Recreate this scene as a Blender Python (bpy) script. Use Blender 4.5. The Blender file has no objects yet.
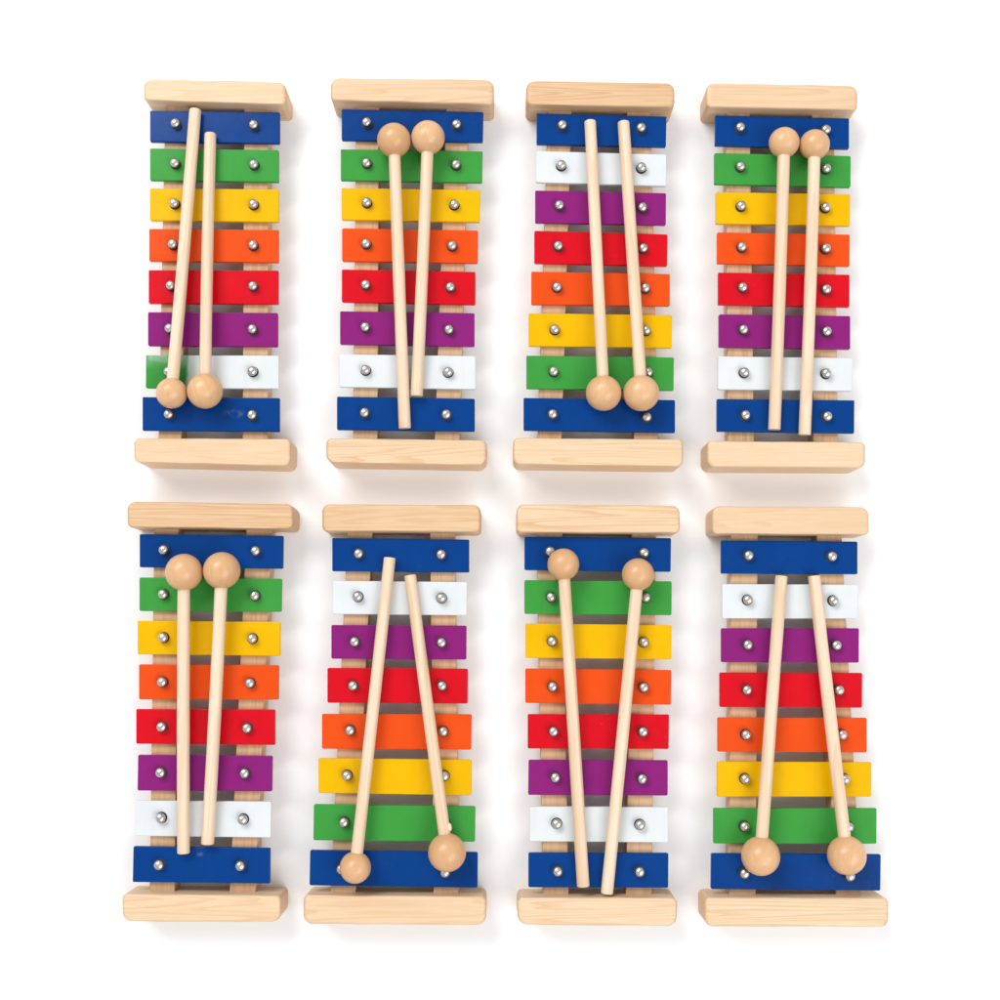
import bpy, bmesh, math, random
from mathutils import Vector, Matrix, noise

random.seed(7)
S = bpy.context.scene
COL = S.collection

# ---------------------------------------------------------------- camera
TILT = math.radians(6.15)          # camera looks almost straight down, leaning a little
F = 1300.0                         # focal length in photo pixels
CAM_H = 0.84                      # metres above the table
NADIR = (500.0, 500.0 + F * math.tan(TILT))
cam_d = bpy.data.cameras.new('camera')
cam = bpy.data.objects.new('camera', cam_d)
COL.objects.link(cam)
cam.location = (0, 0, CAM_H)
cam.rotation_euler = (TILT, 0, 0)
cam_d.sensor_width = 36
cam_d.lens = F / 1000 * 36
cam_d.clip_start = 0.01
cam_d.clip_end = 100
S.camera = cam
CT, ST = math.cos(TILT), math.sin(TILT)


def at(px, py, z):
    """point of the table-parallel plane at height z that the photograph shows at (px, py)"""
    dx, dy, dz = (px - 500) / F, -(py - 500) / F, -1.0
    wx, wy, wz = dx, dy * CT - dz * ST, dy * ST + dz * CT
    k = (z - CAM_H) / wz
    return Vector((wx * k, wy * k, z))


# ---------------------------------------------------------------- heights (metres)
BLOCK_H = 0.0275
BAR_TOP = 0.0212
BAR_T = 0.0031
BAR_BOT = BAR_TOP - BAR_T
RAIL_TOP = BAR_BOT - 0.0003
RAIL_BOT = 0.0040
SCREW_TOP = BAR_TOP + 0.0046


# ---------------------------------------------------------------- materials
def lin(r, g, b):
    f = lambda c: c / 12.92 if c <= 0.04045 else ((c + 0.055) / 1.055) ** 2.4
    return (0.87 * f(r / 255), 0.87 * f(g / 255), 0.87 * f(b / 255), 1)


class NT:
    def __init__(self, name):
        self.m = bpy.data.materials.new(name)
        self.m.use_nodes = True
        self.t = self.m.node_tree
        self.b = self.t.nodes['Principled BSDF']

    def n(self, kind, **kw):
        nd = self.t.nodes.new(kind)
        for k, v in kw.items():
            if hasattr(nd, k) and not k[0].isupper():
                setattr(nd, k, v)
        return nd

    def l(self, a, b):
        self.t.links.new(a, b)

    def math(self, op, a, b=None, c=None, clamp=False):
        nd = self.t.nodes.new('ShaderNodeMath')
        nd.operation = op
        nd.use_clamp = clamp
        for i, v in enumerate((a, b, c)):
            if v is None:
                continue
            if isinstance(v, (int, float)):
                nd.inputs[i].default_value = v
            else:
                self.l(v, nd.inputs[i])
        return nd.outputs[0]

    def mix(self, fac, a, b):
        nd = self.t.nodes.new('ShaderNodeMix')
        nd.data_type = 'RGBA'
        for s, v in ((nd.inputs[0], fac), (nd.inputs[6], a), (nd.inputs[7], b)):
            if isinstance(v, (int, float)):
                s.default_value = v
            elif isinstance(v, tuple):
                s.default_value = v
            else:
                self.l(v, s)
        return nd.outputs[2]

    def ramp(self, fac, x0, x1):
        nd = self.t.nodes.new('ShaderNodeMapRange')
        nd.interpolation_type = 'SMOOTHSTEP'
        self.l(fac, nd.inputs[0])
        nd.inputs[1].default_value = x0
        nd.inputs[2].default_value = x1
        return nd.outputs[0]

    def coords(self, scale, wander=True):
        tc = self.n('ShaderNodeTexCoord')
        vec = tc.outputs['Object']
        if wander:
            oi = self.n('ShaderNodeObjectInfo')
            cx = self.n('ShaderNodeCombineXYZ')
            self.l(self.math('MULTIPLY', oi.outputs['Random'], 3.1), cx.inputs[0])
            self.l(self.math('MULTIPLY', oi.outputs['Random'], 7.7), cx.inputs[1])
            self.l(self.math('MULTIPLY', oi.outputs['Random'], 1.9), cx.inputs[2])
            ad = self.n('ShaderNodeVectorMath')
            ad.operation = 'ADD'
            self.l(vec, ad.inputs[0])
            self.l(cx.outputs[0], ad.inputs[1])
            vec = ad.outputs[0]
        mp = self.n('ShaderNodeMapping')
        mp.inputs['Scale'].default_value = scale
        self.l(vec, mp.inputs[0])
        return mp.outputs[0]

    def noise(self, vec, scale, detail=3, rough=0.5):
        nd = self.n('ShaderNodeTexNoise')
        nd.inputs['Scale'].default_value = scale
        nd.inputs['Detail'].default_value = detail
        nd.inputs['Roughness'].default_value = rough
        self.l(vec, nd.inputs['Vector'])
        return nd.outputs[0]


def wood(name, light, mid, dark, along, ring=9.0, rough=0.48, strength=0.55, knots=0.0, vary=0.5, tone=0.25):
    """pale wood; the grain runs along the object's local axis `along` (0, 1, 2)"""
    q = NT(name)
    sc = [1.0, 1.0, 1.0]
    sc[along] = 0.04
    vec = q.coords(tuple(sc))
    bend = q.noise(vec, 70, 2, 0.4)
    fine = q.noise(vec, 1100, 3, 0.6)
    sc2 = [1.0, 1.0, 1.0]
    sc2[along] = 0.02
    pore = q.noise(q.coords(tuple(sc2)), 2600, 2, 0.5)
    # growth rings: repeated sawtooth of a slowly wandering field
    field = q.math('ADD', q.math('MULTIPLY', bend, ring), 0.0)
    saw = q.math('FRACT', field)
    late = q.math('MULTIPLY', q.ramp(saw, 0.35, 0.93), q.math('SUBTRACT', 1.0, q.ramp(saw, 0.93, 1.0)))
    c = q.mix(q.ramp(fine, 0.3, 0.7), light, mid)
    oi = q.n('ShaderNodeObjectInfo')
    amount = q.math('MULTIPLY', q.math('MULTIPLY_ADD', oi.outputs['Random'], vary, 1.0 - vary), strength)
    c = q.mix(q.math('MULTIPLY', late, amount), c, dark)
    c = q.mix(q.math('MULTIPLY', q.ramp(pore, 0.56, 0.72), 0.22), c, dark)
    big = q.noise(q.coords((1, 1, 1)), 22, 2)
    c = q.mix(q.math('MULTIPLY', q.ramp(big, 0.4, 0.75), 0.35), c, mid)
    o2 = q.n('ShaderNodeObjectInfo')
    pick = q.math('FRACT', q.math('MULTIPLY', o2.outputs['Random'], 7.13))
    c = q.mix(q.math('MULTIPLY', pick, tone), c, dark)
    if along == 0:      # warmer end grain on the two ends of a board
        tn = q.n('ShaderNodeTexCoord')
        sn = q.n('ShaderNodeSeparateXYZ')
        q.l(tn.outputs['Normal'], sn.inputs[0])
        c = q.mix(q.math('MULTIPLY', q.ramp(q.math('ABSOLUTE', sn.outputs[0]), 0.25, 0.8), 0.5), c, dark)
    if knots:
        v = q.n('ShaderNodeTexVoronoi')
        v.inputs['Scale'].default_value = 30
        s3 = [1.0, 1.0, 1.0]
        s3[along] = 0.55
        q.l(q.coords(tuple(s3)), v.inputs['Vector'])
        spot = q.math('SUBTRACT', 1.0, q.ramp(v.outputs['Distance'], 0.012, 0.05))
        rnd = q.math('GREATER_THAN', q.sep(v.outputs['Color']), 0.45)
        c = q.mix(q.math('MULTIPLY', q.math('MULTIPLY', spot, rnd), knots), c, lin(120, 74, 42))
    q.l(c, q.b.inputs['Base Color'])
    q.b.inputs['Roughness'].default_value = rough
    q.b.inputs['Specular IOR Level'].default_value = 0.42
    bp = q.n('ShaderNodeBump')
    bp.inputs['Strength'].default_value = 0.12
    bp.inputs['Distance'].default_value = 0.0004
    q.l(q.math('ADD', fine, q.math('MULTIPLY', late, 0.4)), bp.inputs['Height'])
    q.l(bp.outputs[0], q.b.inputs['Normal'])
    return q.m


def _sep(self, col):
    s = self.n('ShaderNodeSeparateColor')
    self.l(col, s.inputs[0])
    return s.outputs[0]


NT.sep = _sep


def paint(name, colour, scuff=None, dip=None, rough=0.2):
    q = NT(name)
    vec = q.coords((1, 1, 1))
    blot = q.noise(vec, 38, 3)
    streak = q.noise(q.coords((1.0, 0.12, 1.0)), 260, 2)
    darker = tuple(v * 0.86 for v in colour[:3]) + (1,)
    c = q.mix(q.math('MULTIPLY', q.ramp(blot, 0.35, 0.7), 0.4), colour, darker)
    c = q.mix(q.math('MULTIPLY', q.ramp(streak, 0.45, 0.7), 0.18), c, darker)
    # tiny specks of dust and chips
    sp = q.noise(vec, 1500, 1)
    patch = q.ramp(q.noise(q.coords((1, 1, 1)), 60, 2), 0.56, 0.7)
    c = q.mix(q.math('MULTIPLY', q.math('MULTIPLY', q.ramp(sp, 0.72, 0.78), patch), 0.16), c, (0.75, 0.75, 0.75, 1))
    if scuff or dip:
        tc = q.n('ShaderNodeTexCoord')
        sx = q.n('ShaderNodeSeparateXYZ')
        q.l(tc.outputs['Object'], sx.inputs[0])
    if scuff:      # a whitish rub mark at bar-local (x, y), half-size w, h
        x, y, w, h = scuff
        dx = q.math('MULTIPLY', q.math('SUBTRACT', sx.outputs[0], x), 1 / w)
        dy = q.math('MULTIPLY', q.math('SUBTRACT', sx.outputs[1], y), 1 / h)
        d = q.math('SQRT', q.math('ADD', q.math('MULTIPLY', dx, dx), q.math('MULTIPLY', dy, dy)))
        mk = q.math('MULTIPLY', q.math('SUBTRACT', 1.0, q.ramp(d, 0.2, 1.0)),
                    q.ramp(q.noise(vec, 220, 4, 0.7), 0.38, 0.72))
        c = q.mix(q.math('MULTIPLY', mk, 0.24), c, lin(150, 170, 200))
    if dip:        # green paint over the left end of the white bar, thinning out unevenly
        w = q.math('MULTIPLY', q.math('SUBTRACT', q.noise(q.coords((1, 1, 1)), 90, 2), 0.5), 0.004)
        edge = q.math('ADD', sx.outputs[0], w)
        solid = q.math('SUBTRACT', 1.0, q.ramp(edge, dip - 0.0018, dip + 0.0018))
        film = q.math('MULTIPLY', q.math('SUBTRACT', 1.0, q.ramp(edge, dip + 0.003, dip + 0.009)), 0.3)
        thin = q.math('MAXIMUM', q.math('MULTIPLY', solid, 0.97), film)
        # a paler rubbed patch near the back edge
        rub = q.math('MULTIPLY', q.ramp(sx.outputs[1], 0.001, 0.011),
                     q.ramp(q.noise(q.coords((1, 1, 1)), 130, 2), 0.25, 0.75))
        thin = q.math('MULTIPLY', thin, q.math('SUBTRACT', 1.0, q.math('MULTIPLY', rub, 0.45)))
        c = q.mix(thin, c, lin(48, 148, 50))
    q.l(c, q.b.inputs['Base Color'])
    rr = q.math('MULTIPLY_ADD', q.noise(vec, 90, 3), 0.16, rough - 0.08)
    q.l(rr, q.b.inputs['Roughness'])
    q.b.inputs['Specular IOR Level'].default_value = 0.13
    bp = q.n('ShaderNodeBump')
    bp.inputs['Strength'].default_value = 0.03
    bp.inputs['Distance'].default_value = 0.0005
    q.l(q.noise(vec, 350, 2), bp.inputs['Height'])
    q.l(bp.outputs[0], q.b.inputs['Normal'])
    return q.m


M_BLOCK = wood('block_wood', lin(236, 209, 177), lin(230, 199, 162), lin(208, 162, 114), 0, ring=18, strength=0.7, vary=0.75)
M_BLOCK_RED = wood('warm_block_wood', lin(228, 196, 158), lin(220, 182, 140), lin(198, 148, 100), 0, ring=20, strength=0.7, vary=0.6)
M_RAIL = wood('rail_wood', lin(222, 186, 148), lin(212, 172, 132), lin(190, 144, 102), 1, ring=10, strength=0.5)
M_HANDLE = wood('handle_wood', lin(243, 222, 199), lin(238, 212, 183), lin(212, 174, 130), 1, ring=8, strength=0.55, knots=0.75)
M_HEAD = wood('head_wood', lin(232, 190, 146), lin(226, 180, 134), lin(206, 156, 108), 1, ring=7, rough=0.3, strength=0.35, knots=0.4, tone=0.6)
PAINT = {
    'blue': paint('blue_paint', lin(0, 61, 134)),
    'green': paint('green_paint', lin(62, 154, 64)),
    'yellow': paint('yellow_paint', lin(236, 182, 0)),
    'orange': paint('orange_paint', lin(232, 80, 22)),
    'red': paint('red_paint', lin(214, 14, 32)),
    'purple': paint('purple_paint', lin(138, 32, 118)),
    'white': paint('white_paint', lin(223, 228, 231)),
}
M_DIP = paint('green_dipped_white_paint', lin(223, 228, 231), dip=-0.0158)
M_SCUFF = paint('scuffed_blue_paint', lin(0, 61, 134), scuff=(0.0155, 0.0005, 0.010, 0.004))
M_SCUFF2 = paint('marked_blue_paint', lin(0, 61, 134), scuff=(-0.001, 0.0065, 0.003, 0.002))


def steel():
    q = NT('polished_steel')
    q.b.inputs['Base Color'].default_value = (0.64, 0.625, 0.60, 1)
    q.b.inputs['Metallic'].default_value = 1
    q.b.inputs['Roughness'].default_value = 0.27
    bp = q.n('ShaderNodeBump')
    bp.inputs['Strength'].default_value = 0.12
    bp.inputs['Distance'].default_value = 0.0006
    q.l(q.noise(q.coords((1, 1, 1)), 420, 2), bp.inputs['Height'])
    q.l(bp.outputs[0], q.b.inputs['Normal'])
    return q.m


def plain(name, col, rough):
    q = NT(name)
    q.b.inputs['Base Color'].default_value = col
    q.b.inputs['Roughness'].default_value = rough
    return q.m


M_STEEL = steel()
M_DARK = plain('dark_hole_shade', (0.02, 0.02, 0.02, 1), 0.7)  # near-black colour standing in for the shaded hole under each screw head
M_GLUE = plain('dried_glue', lin(236, 222, 196), 0.3)


# ---------------------------------------------------------------- mesh helpers
def finish(name, bm, mats, parent=None, loc=(0, 0, 0), angle=40, weighted=True):
    bmesh.ops.recalc_face_normals(bm, faces=bm.faces)
    me = bpy.data.meshes.new(name)
    bm.to_mesh(me)
    bm.free()
    for m in mats if isinstance(mats, (list, tuple)) else [mats]:
        me.materials.append(m)
    for p in me.polygons:
        p.use_smooth = True
    me.set_sharp_from_angle(angle=math.radians(angle))
    o = bpy.data.objects.new(name, me)
    COL.objects.link(o)
    if parent:
        o.parent = parent
    o.location = loc
    if weighted:
        w = o.modifiers.new('weighted_normals', 'WEIGHTED_NORMAL')
        w.keep_sharp = True
        w.weight = 80
    return o


def slab(pts, z0, z1, corner, top_bevel, base_bevel=0.0):
    """prism over the quad `pts` (counter-clockwise); each upright edge gets its own rounding radius"""
    bm = bmesh.new()
    lo = [bm.verts.new((p.x, p.y, z0)) for p in pts]
    hi = [bm.verts.new((p.x, p.y, z1)) for p in pts]
    n = len(pts)
    bm.faces.new(list(reversed(lo)))
    bm.faces.new(hi)
    for i in range(n):
        bm.faces.new((lo[i], lo[(i + 1) % n], hi[(i + 1) % n], hi[i]))
    radii = corner if isinstance(corner, (list, tuple)) else [corner] * n
    for i, r in enumerate(radii):
        e = [e for e in bm.edges if {v.co.to_tuple(7) for v in e.verts} ==
             {Vector((pts[i].x, pts[i].y, z0)).to_tuple(7), Vector((pts[i].x, pts[i].y, z1)).to_tuple(7)}]
        bmesh.ops.bevel(bm, geom=e, offset=r, segments=6, profile=0.5, affect='EDGES')
    if top_bevel:
        e = [e for e in bm.edges if all(abs(v.co.z - z1) < 1e-6 for v in e.verts)]
        bmesh.ops.bevel(bm, geom=e, offset=top_bevel, segments=4, profile=0.5, affect='EDGES')
    if base_bevel:
        e = [e for e in bm.edges if all(abs(v.co.z - z0) < 1e-6 for v in e.verts)]
        bmesh.ops.bevel(bm, geom=e, offset=base_bevel, segments=3, profile=0.5, affect='EDGES')
    return bm


def rounded_block(pts, radii, height, rx, ry, rz):
    """board on the quad `pts` (BL BR TR TL): upright edges rounded by `radii`, the top edge rolled over
    by rx at the two ends and ry along the two long sides"""
    out = []
    n = len(pts)
    for i in range(n):
        p, a, b = pts[i], (pts[i - 1] - pts[i]).normalized(), (pts[(i + 1) % n] - pts[i]).normalized()
        r = radii[i]
        half = math.acos(max(-1, min(1, a.dot(b)))) / 2
        c = p + (a + b).normalized() * (r / math.sin(half))
        s0 = p + a * (r / math.tan(half)) - c
        s1 = p + b * (r / math.tan(half)) - c
        for k in range(9):
            v = s0.slerp(s1, k / 8) if s0.length > 0 else s0
            out.append(c + v.normalized() * r)
        # points along the straight side
        q = pts[(i + 1) % n]
        L = (q - p).length
        m = 22 if L > 0.05 else 3
        end = q + (p - q).normalized() * (radii[(i + 1) % n])
        start = out[-1]
        for k in range(1, m):
            out.append(start.lerp(end, k / m))
    hw = max(abs(v.x) for v in out)
    hh = max(abs(v.y) for v in out)
    levels = [(0.0, 0.9985), (0.0006, 1.0)] + [(height * k / 5, 1.0) for k in range(1, 4)]
    rings = []
    bm = bmesh.new()
    for z, sc in levels:
        rings.append([bm.verts.new((v.x * sc, v.y * sc, z)) for v in out])
    for k in range(0, 8):
        th = math.radians(90 * k / 7)
        z = height - rz * (1 - math.sin(th))
        fx = (hw - rx * (1 - math.cos(th))) / hw
        fy = (hh - ry * (1 - math.cos(th))) / hh
        rings.append([bm.verts.new((v.x * fx, v.y * fy, z)) for v in out])
    N = len(out)
    for a, b in zip(rings, rings[1:]):
        for k in range(N):
            bm.faces.new((a[k], a[(k + 1) % N], b[(k + 1) % N], b[k]))
    bm.faces.new(list(reversed(rings[0])))
    bm.faces.new(rings[-1])
    return bm


def lathe(prof, axis='z', seg=40, mat_split=None):
    """turn (radius, height) pairs about an axis"""
    bm = bmesh.new()
    rings = []
    for r, h in prof:
        if r < 1e-7:
            co = (0, 0, h) if axis == 'z' else (0, h, 0)
            rings.append([bm.verts.new(co)])
        else:
            ring = []
            for k in range(seg):
                a = 2 * math.pi * k / seg
                co = (r * math.cos(a), r * math.sin(a), h) if axis == 'z' else (r * math.cos(a), h, r * math.sin(a))
                ring.append(bm.verts.new(co))
            rings.append(ring)
    for j in range(len(rings) - 1):
        a, b = rings[j], rings[j + 1]
        mi = 1 if mat_split is not None and j < mat_split else 0
        for k in range(seg):
            k2 = (k + 1) % seg
            if len(a) == 1 and len(b) == 1:
                continue
            if len(a) == 1:
                f = bm.faces.new((a[0], b[k2], b[k]))
            elif len(b) == 1:
                f = bm.faces.new((a[k], a[k2], b[0]))
            else:
                f = bm.faces.new((a[k], a[k2], b[k2], b[k]))
            f.material_index = mi
    return bm


def empty(name, loc, label, cat, group):
    o = bpy.data.objects.new(name, None)
    o.empty_display_size = 0.02
    COL.objects.link(o)
    o.location = loc
    o['label'] = label
    o['category'] = cat
    o['group'] = group
    return o


# ---------------------------------------------------------------- the table
bm = bmesh.new()
R = 4.0
bm.faces.new([bm.verts.new(p) for p in ((-R, -R, 0), (R, -R, 0), (R, R, 0), (-R, R, 0))])
qf = NT('white_table')
vec = qf.coords((1, 1, 1), wander=False)
qf.l(qf.mix(qf.ramp(qf.noise(vec, 6, 3), 0.3, 0.7), (0.885, 0.893, 0.905, 1), (0.895, 0.902, 0.912, 1)), qf.b.inputs['Base Color'])
qf.b.inputs['Roughness'].default_value = 0.6
qf.b.inputs['Specular IOR Level'].default_value = 0.2
table = finish('table_surface', bm, qf.m, weighted=False)
table['kind'] = 'structure'
table['label'] = 'plain white table surface under all the xylophones'

# one screw mesh shared by every bar: dark seat and neck painting in the hole's shade, then a domed steel head
R_S = 0.0031
prof = [(0.0, -0.004), (0.0015, -0.004), (0.0015, -0.0006), (R_S * 1.14, -0.0006), (R_S * 1.14, 0.0003), (R_S * 0.62, 0.0006), (R_S * 0.62, 0.0024)]
split = len(prof) - 1
prof += [(R_S * 0.86, 0.0025), (R_S * 0.97, 0.0028)]
for k in range(0, 11):
    a = math.radians(90 * k / 10)
    prof.append((R_S * math.cos(a), 0.0030 + 0.0023 * math.sin(a)))
prof[-1] = (0.0, prof[-1][1])
SCREW_ME = None


def screw(parent, loc, rot):
    global SCREW_ME
    if SCREW_ME is None:
        o = finish('screw', lathe(prof, 'z', 28, split), [M_STEEL, M_DARK], weighted=False)
        SCREW_ME = o.data
    else:
        o = bpy.data.objects.new('screw', SCREW_ME)
        COL.objects.link(o)
    o.parent = parent
    o.location = loc
    o.rotation_euler.z = rot
    return o


# ---------------------------------------------------------------- measurements
# every corner was read off an enlarged crop; (x0, y0, zoom) turns crop units into photo pixels
CA = lambda x0: (x0, 60, 4.76)
CB = lambda x0: (x0, 260, 4.545)
CC = lambda x0: (x0, 490, 4.545)
CD = lambda x0: (x0, 720, 4.545)


def px(c, x, y):
    return (c[0] + x / c[2], c[1] + y / c[2])


# bars: colour, TLx TLy BLx BLy TRx TRy BRx BRy, screw x y, screw x y
XYLO = [
 dict(label='top left xylophone with green paint on one end of its white bar', up=CA(110), dn=CB(110), nup=4, warm=(0, 0),
  bars=[('blue',190,240,190,388,808,248,808,397,309,297,681,304),('green',190,420,190,572,803,428,803,580,306,487,682,492),
   ('yellow',189,610,189,763,803,615,803,771,303,678,680,682),('orange',186,803,186,957,803,808,803,963,296,873,678,877),
   ('red',175,45,175,197,765,47,765,200,274,113,647,115),('purple',172,236,172,390,763,240,763,394,268,308,645,311),
   ('white',163,432,162,582,767,434,767,585,263,505,645,503),('blue',147,622,147,775,771,627,771,780,264,699,643,702)],
  rails=((165,188.5,158.5,181.5),(244,268.6,242.5,268)),
  top=(160,88,158,190,850,104,852,212), bot=(107,808,107,920,833,812,833,938)),
 dict(label='xylophone with mallet heads together on its top bars and handles meeting in a V below', up=CA(310), dn=CB(310), nup=4, warm=(0, 0),
  bars=[('blue',150,233,150,381,826,247,823,390,269,292,697,302),('green',146,424,146,572,822,434,820,583,269,485,694,493),
   ('yellow',150,608,150,760,810,618,808,771,269,673,686,683),('orange',152,800,152,957,800,811,798,967,266,870,676,880),
   ('red',144,42,144,191,752,53,752,203,252,109,637,120),('purple',136,232,136,383,748,241,748,393,250,302,631,313),
   ('white',132,428,132,577,752,436,752,588,251,497,627,506),('blue',122,620,122,772,749,630,749,779,247,692,619,700)],
  rails=((356,379,353,377.5),(446,468.6,435,460)),
  top=(98,83,98,192,876,92,876,212), bot=(73,808,73,922,803,818,803,935)),
 dict(label='top row xylophone with white bar second from top and mallet heads at its bottom', up=CA(500), dn=CB(500), nup=4, warm=(1, 0),
  bars=[('blue',174,253,174,400,793,268,790,413,297,305,673,318),('white',172,432,172,582,792,449,792,600,293,496,675,507),
   ('purple',167,620,167,774,791,633,790,785,283,688,679,698),('red',163,812,163,967,798,829,796,981,278,881,683,892),
   ('orange',142,52,142,202,772,63,772,209,260,119,662,124),('yellow',130,241,130,391,782,250,781,400,250,312,666,316),
   ('green',120,434,120,585,791,442,789,593,245,504,675,508),('blue',107,626,107,775,796,636,796,785,240,698,669,712)],
  rails=((548,571.6,538,562),(627,651,634,658)),
  top=(125,97,125,212,832,108,832,226), bot=(60,808,60,930,833,813,833,940)),
 dict(label='top right xylophone with two parallel mallets, heads up against each other', up=CA(690), dn=CB(690), nup=4, warm=(0, 0),
  bars=[('blue',119,262,119,406,758,277,758,422,242,316,650,327),('green',116,442,116,590,766,456,765,605,244,502,651,512),
   ('yellow',123,628,123,779,763,638,762,789,247,690,649,697),('orange',129,820,129,968,761,830,760,981,250,886,650,893),
   ('red',128,56,128,203,726,66,725,214,242,121,622,130),('purple',131,246,131,396,729,254,729,406,246,313,624,321),
   ('white',127,437,127,588,740,445,738,596,250,508,623,512),('blue',122,631,122,779,748,637,747,788,255,703,627,709)],
  rails=((726,750,728,754),(812,834,813,838)),
  top=(65,108,65,222,800,120,800,238), bot=(65,820,65,942,800,827,800,946)),
 dict(label='bottom left xylophone with two upright mallets, heads over its top blue and green bars', up=CC(110), dn=CD(110), nup=4, warm=(1, 0),
  bars=[('blue',134,200,134,351,788,208,786,358,241,271,659,276),('green',133,397,133,550,781,403,779,554,238,473,655,480),
   ('yellow',125,594,125,747,773,599,773,754,238,671,643,675),('orange',131,792,131,952,767,796,766,953,234,873,633,878),
   ('red',118,-50,118,108,750,-48,750,114,232,32,620,38),('purple',127,158,124,321,738,163,736,325,227,240,609,243),
   ('white',117,366,115,527,733,371,731,535,227,447,601,454),('blue',106,574,102,737,728,582,727,744,220,661,590,665)],
  rails=((154,178.5,149.6,174.8),(246,272,230,256)),
  top=(76,53,76,170,845,62,845,178), bot=(53,790,53,917,790,798,790,920)),
 dict(label='bottom row xylophone, widening downwards, with one small and one large mallet head below', up=CC(300), dn=CD(290), nup=4, warm=(1, 0),
  bars=[('blue',146,218,146,369,769,225,769,375,265,288,641,292),('white',148,412,148,564,760,418,758,570,261,484,642,490),
   ('purple',142,613,142,767,757,616,756,771,247,690,642,694),('red',124,808,124,967,763,812,762,971,239,890,644,890),
   ('orange',145,-28,145,131,826,-26,824,135,271,48,695,53),('yellow',129,173,129,332,826,181,825,343,257,254,700,256),
   ('green',108,383,106,547,843,392,841,554,244,467,704,472),('blue',91,591,88,752,854,601,853,763,232,680,704,695)],
  rails=((347,372,331,356),(430,455,433.5,459)),
  top=(100,63,100,188,822,68,822,193), bot=(60,795,60,928,892,803,892,934)),
 dict(label='bottom row xylophone whose mallet heads sit far apart at the top and handles slant inwards', up=CC(500), dn=CD(500), nup=4, warm=(0, 0),
  bars=[('blue',111,212,111,364,778,218,776,372,228,278,656,285),('green',111,409,111,563,781,415,780,569,233,486,664,488),
   ('yellow',116,606,116,763,780,614,779,770,238,687,656,692),('orange',115,811,115,968,779,818,777,976,240,894,655,898),
   ('red',126,-27,126,130,769,-25,767,132,244,53,651,54),('purple',130,181,128,341,763,183,763,344,252,262,647,268),
   ('white',134,393,134,552,764,396,764,557,259,474,638,479),('blue',129,603,129,761,766,605,765,763,263,690,636,692)],
  rails=((537,562.5,543,568.6),(631.6,656,626,652)),
  top=(75,65,75,193,818,70,818,196), bot=(78,806,80,932,806,808,804,938)),
 dict(label='bottom right xylophone with two large mallet heads hanging over its lowest blue bar', up=CC(690), dn=CD(690), nup=4, warm=(0, 0),
  bars=[('blue',141,229,141,380,762,234,762,383,269,297,648,301),('white',146,427,146,584,765,430,764,585,266,499,656,502),
   ('purple',142,628,142,783,769,628,768,785,265,704,668,706),('red',135,829,135,987,784,831,783,990,262,909,680,910),
   ('orange',126,-12,126,144,804,-10,804,148,258,68,694,68),('yellow',124,189,123,349,826,192,825,349,254,269,708,271),
   ('green',107,401,107,562,849,401,848,563,251,486,724,488),('blue',97,606,95,769,868,611,866,776,250,700,730,712)],
  rails=((730.7,757.8,729,756),(817,842,836,861)),
  top=(88,72,88,200,815,77,815,203), bot=(53,806,55,940,905,808,903,942)),
]


def end_block(parent, c, q, warm, outer_top):
    """q holds the outline of the top face: TL, BL, TR, BR in crop units"""
    base = parent.location
    Q = [px(c, q[i], q[i + 1]) for i in (2, 6, 4, 0)]                    # BL BR TR TL
    P = [at(x, y, BLOCK_H) for x, y in Q]
    if P[1].x < -0.1:
        P[1].x -= 0.0018
        P[2].x -= 0.0018
    if P[0].x > 0.1:
        P[0].x += 0.0018
        P[3].x += 0.0018
    mid = sum(P, Vector()) / 4
    L = [Vector((p.x - mid.x, p.y - mid.y, 0)) for p in P]
    ro, ri = 0.0052 + random.uniform(-.0006, .0006), 0.0034 + random.uniform(-.0004, .0004)
    rad = [ri, ri, ro, ro] if outer_top else [ro, ro, ri, ri]
    rx, ry, rz = random.uniform(0.0024, 0.0036), random.uniform(0.0008, 0.0013), random.uniform(0.0016, 0.0024)
    bm = rounded_block(L, rad, BLOCK_H, rx, ry, rz)
    # the edges were sanded by hand: nudge every vertex a little
    sd = random.uniform(0, 100)
    for v in bm.verts:
        if v.co.z > 0.004:
            w = noise.noise(Vector((v.co.x * 55 + sd, v.co.y * 40, v.co.z * 30)))
            w2 = noise.noise(Vector((v.co.x * 90 + sd, v.co.y * 60, 3.3)))
            v.co.y += 0.00028 * w
            v.co.z += 0.00022 * w2
    o = finish('end_block', bm, M_BLOCK_RED if warm else M_BLOCK, parent, (mid.x - base.x, mid.y - base.y, 0), angle=35)
    return o, mid


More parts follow.
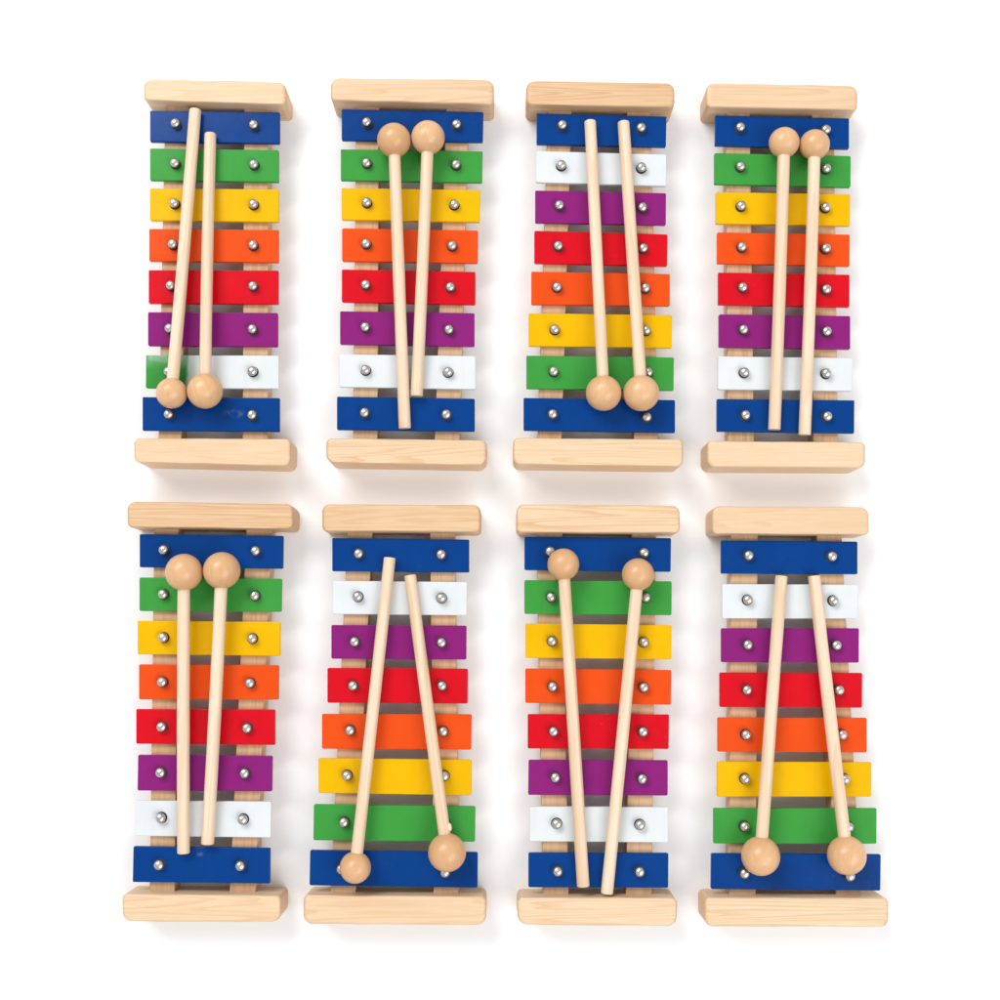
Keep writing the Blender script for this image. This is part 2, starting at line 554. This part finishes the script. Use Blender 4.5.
def build_xylophone(d, index):
    c_top, c_bot = d['up'], d['dn']
    ctr = at(*px(c_bot, 450, 0 if index < 4 else -60), 0.0)
    root = empty('xylophone', (ctr.x, ctr.y, 0), d['label'], 'xylophone', 'xylophones laid out in two rows of four')
    b1, m1 = end_block(root, c_top, d['top'], d['warm'][0], True)
    b2, m2 = end_block(root, c_bot, d['bot'], d['warm'][1], False)
    # rails run from inside one block to inside the other
    y_up = px(c_top, 0, d['bars'][0][2])[1]
    y_dn = px(c_bot, 0, d['bars'][7][8])[1]
    for xl1, xr1, xl2, xr2 in d['rails']:
        T = [at(xl1, y_up, RAIL_TOP), at(xr1, y_up, RAIL_TOP)]
        B = [at(xl2, y_dn, RAIL_TOP), at(xr2, y_dn, RAIL_TOP)]

        def ext(a, b, y):
            k = (y - a.y) / (b.y - a.y)
            return a + (b - a) * k
        yt, yb = m1.y, m2.y
        pts = [ext(T[0], B[0], yb), ext(T[1], B[1], yb), ext(T[1], B[1], yt), ext(T[0], B[0], yt)]
        mid = sum(pts, Vector()) / 4
        L = [p - mid for p in pts]
        bm = slab(L, RAIL_BOT, RAIL_TOP, 0.0006, 0.0006)
        finish('rail', bm, M_RAIL, root, (mid.x - ctr.x, mid.y - ctr.y, 0))
    for i, r in enumerate(d['bars']):
        c = c_top if i < d['nup'] else c_bot
        col = r[0]
        pt = [at(*px(c, r[k], r[k + 1]), BAR_TOP) for k in (3, 7, 5, 1)]
        # the measured lower edge of an upper-row bar includes the visible front face
        mid = sum(pt, Vector()) / 4
        L = [Vector((p.x - mid.x, p.y - mid.y, 0)) for p in pt]
        bm = slab(L, -BAR_T, 0.0, random.uniform(0.0007, 0.0011), 0.00055, 0.0003)
        mat = PAINT[col]
        lab = col + ' bar'
        if index == 0 and i == 6:
            mat, lab = M_DIP, 'white bar with green left end'
        if index == 0 and i == 7:
            mat, lab = M_SCUFF, 'blue bar with a whitish rub mark'
        if index == 4 and i == 7:
            mat = M_SCUFF2
        bar = finish('bar', bm, mat, root, (mid.x - ctr.x, mid.y - ctr.y, BAR_TOP))
        bar['label'] = lab
        for k in (9, 11):
            s = at(*px(c, r[k], r[k + 1]), BAR_TOP + 0.0040)
            screw(bar, (s.x - mid.x, s.y - mid.y, 0), random.uniform(0, 6.28))
    return root


for i, d in enumerate(XYLO):
    build_xylophone(d, i)

# ---------------------------------------------------------------- mallets
# head x, y, radius in photo pixels; centre of the handle's free end x, y; label
MALLETS = [
 (171.6,393.1,15.4, 195.3,110.0, 'slanting mallet with its smaller head beside the green painted end of the white bar'),
 (205.0,390.9,17.7, 210.4,134.0, 'mallet whose larger head hangs over the rubbed blue bar, touching a smaller head'),
 (394.0,140.3,17.0, 404.8,428.3, 'left mallet of the V shaped pair, its handle reaching the lowest blue bar'),
 (428.0,137.7,16.8, 416.7,396.0, 'right mallet of the V shaped pair, its shorter handle ending at the white bar'),
 (603.6,393.1,17.8, 590.1,121.5, 'left of two downward mallets on the top row xylophone with a high white bar'),
 (641.3,393.1,18.0, 623.5,122.4, 'right of two downward mallets, its head beside a green bar screw in the top row'),
 (784.1,142.6,15.2, 774.3,429.6, 'left of two parallel mallets, heads up, on the top right xylophone'),
 (814.6,144.7,15.0, 804.6,434.9, 'right of two parallel mallets, heads up, covering part of a blue bar screw'),
 (183.9,572.3,18.5, 183.5,853.1, 'upright mallet, left one on the bottom left xylophone, handle reaching the lowest blue bar'),
 (221.8,570.5,18.5, 207.5,843.9, 'leaning mallet, right one on the bottom left xylophone, handle ending below the white bar'),
 (355.3,867.4,15.7, 389.8,557.8, 'long mallet slanting down left to a small head on the lowest blue bar'),
 (447.0,852.5,19.0, 410.2,575.4, 'mallet with a large head and a blob of glue at the neck'),
 (563.4,564.4,16.0, 583.2,886.3, 'mallet with its head on the top blue bar at left, handle slanting down right'),
 (638.0,574.5,16.2, 606.9,893.2, 'mallet with its head below the right blue bar screw, handle slanting down left'),
 (760.6,856.0,19.3, 781.5,576.2, 'left mallet of the bottom right xylophone, head touching a blue bar screw on its left'),
 (846.7,855.3,19.3, 814.1,576.0, 'right mallet of the bottom right xylophone, slanting down to the far right screw'),
]


def build_mallet(hx, hy, hr, tx, ty, label, index):
    d0 = (at(hx, hy, BAR_TOP + 0.0105) - at(hx + 1, hy, BAR_TOP + 0.0105)).length
    rad = hr * d0
    zh = BAR_TOP + rad
    rh = (6.15 + random.uniform(-.15, .15)) * d0 * (1.0 if index < 8 else 1.03)
    head = at(hx, hy, zh)
    tail = at(tx, ty, BAR_TOP + rh)
    dirv = tail - head
    length = dirv.length
    root = empty('mallet', (head.x, head.y, BAR_TOP), label, 'mallet', 'wooden mallets lying in pairs on the xylophones')
    rot = dirv.to_track_quat('Y', 'Z').to_euler()
    # handle along local +Y, from inside the head to the cut end
    prof = [(0.0, rad * 0.2), (rh * 0.98, rad * 0.2)]
    n = 24
    ph = random.uniform(0, 50)
    for k in range(n + 1):
        y = rad * 0.5 + (length - 0.0004 - rad * 0.5) * k / n
        prof.append((rh * (0.985 + 0.03 * noise.noise(Vector((y * 40, ph, 0)))), y))
    prof += [(rh * 0.93, length), (0.0, length)]
    bm = lathe(prof, 'y', 28)
    amp = random.uniform(-0.0004, 0.0004)
    for v in bm.verts:
        v.co.x += amp * math.sin(math.pi * v.co.y / length)
    mats = [M_HANDLE]
    if index == 11:                       # bead of dried glue where the handle meets the head
        glue_side = 1
        g = bmesh.ops.create_uvsphere(bm, u_segments=14, v_segments=10, radius=0.0017)
        for v in g['verts']:
            v.co = Vector((v.co.x * 0.8, v.co.y * 1.5, v.co.z)) + Vector((glue_side * rh * 0.98, rad * 1.28, 0.0012))
            for f in v.link_faces:
                f.material_index = 1
        mats.append(M_GLUE)
    h = finish('handle', bm, mats, root, (0, 0, rad), weighted=False, angle=50)
    h.rotation_euler = rot
    bm = bmesh.new()
    bmesh.ops.create_uvsphere(bm, u_segments=48, v_segments=32, radius=rad)
    for v in bm.verts:
        k = 1 + 0.006 * noise.noise(v.co * 60 + Vector((index * 9.1, 0, 0)))
        v.co *= k
    hd = finish('head', bm, M_HEAD, root, (0, 0, rad), weighted=False, angle=80)
    hd.rotation_euler = (rot[0] + random.uniform(-.3, .3), random.uniform(-.6, .6), rot[2] + random.uniform(-.4, .4))
    return root


for i, m in enumerate(MALLETS):
    build_mallet(*m, i)


# ---------------------------------------------------------------- light: a white studio with two softboxes
def softbox(name, loc, size, power, colour=(1, 1, 1), aim=(0, 0, 0)):
    ld = bpy.data.lights.new(name, 'AREA')
    ld.shape = 'RECTANGLE'
    ld.size, ld.size_y = size
    ld.energy = power
    ld.color = colour
    o = bpy.data.objects.new(name, ld)
    COL.objects.link(o)
    o.location = loc
    o.rotation_euler = (Vector(loc) - Vector(aim)).to_track_quat('Z', 'Y').to_euler()
    return o


softbox('key_softbox', (-1.3, 1.75, 2.3), (2.0, 1.2), 70)
softbox('fill_softbox', (1.25, -1.15, 2.05), (2.4, 1.3), 39)

W = bpy.data.worlds.new('World')
S.world = W
W.use_nodes = True
bg = W.node_tree.nodes['Background']
bg.inputs[0].default_value = (1.0, 1.0, 1.0, 1)
bg.inputs[1].default_value = 0.62

S.view_settings.view_transform = 'Standard'
S.view_settings.look = 'None'
S.view_settings.exposure = 0
S.view_settings.gamma = 1
S.render.engine = 'CYCLES'
S.cycles.use_denoising = True
S.cycles.max_bounces = 8
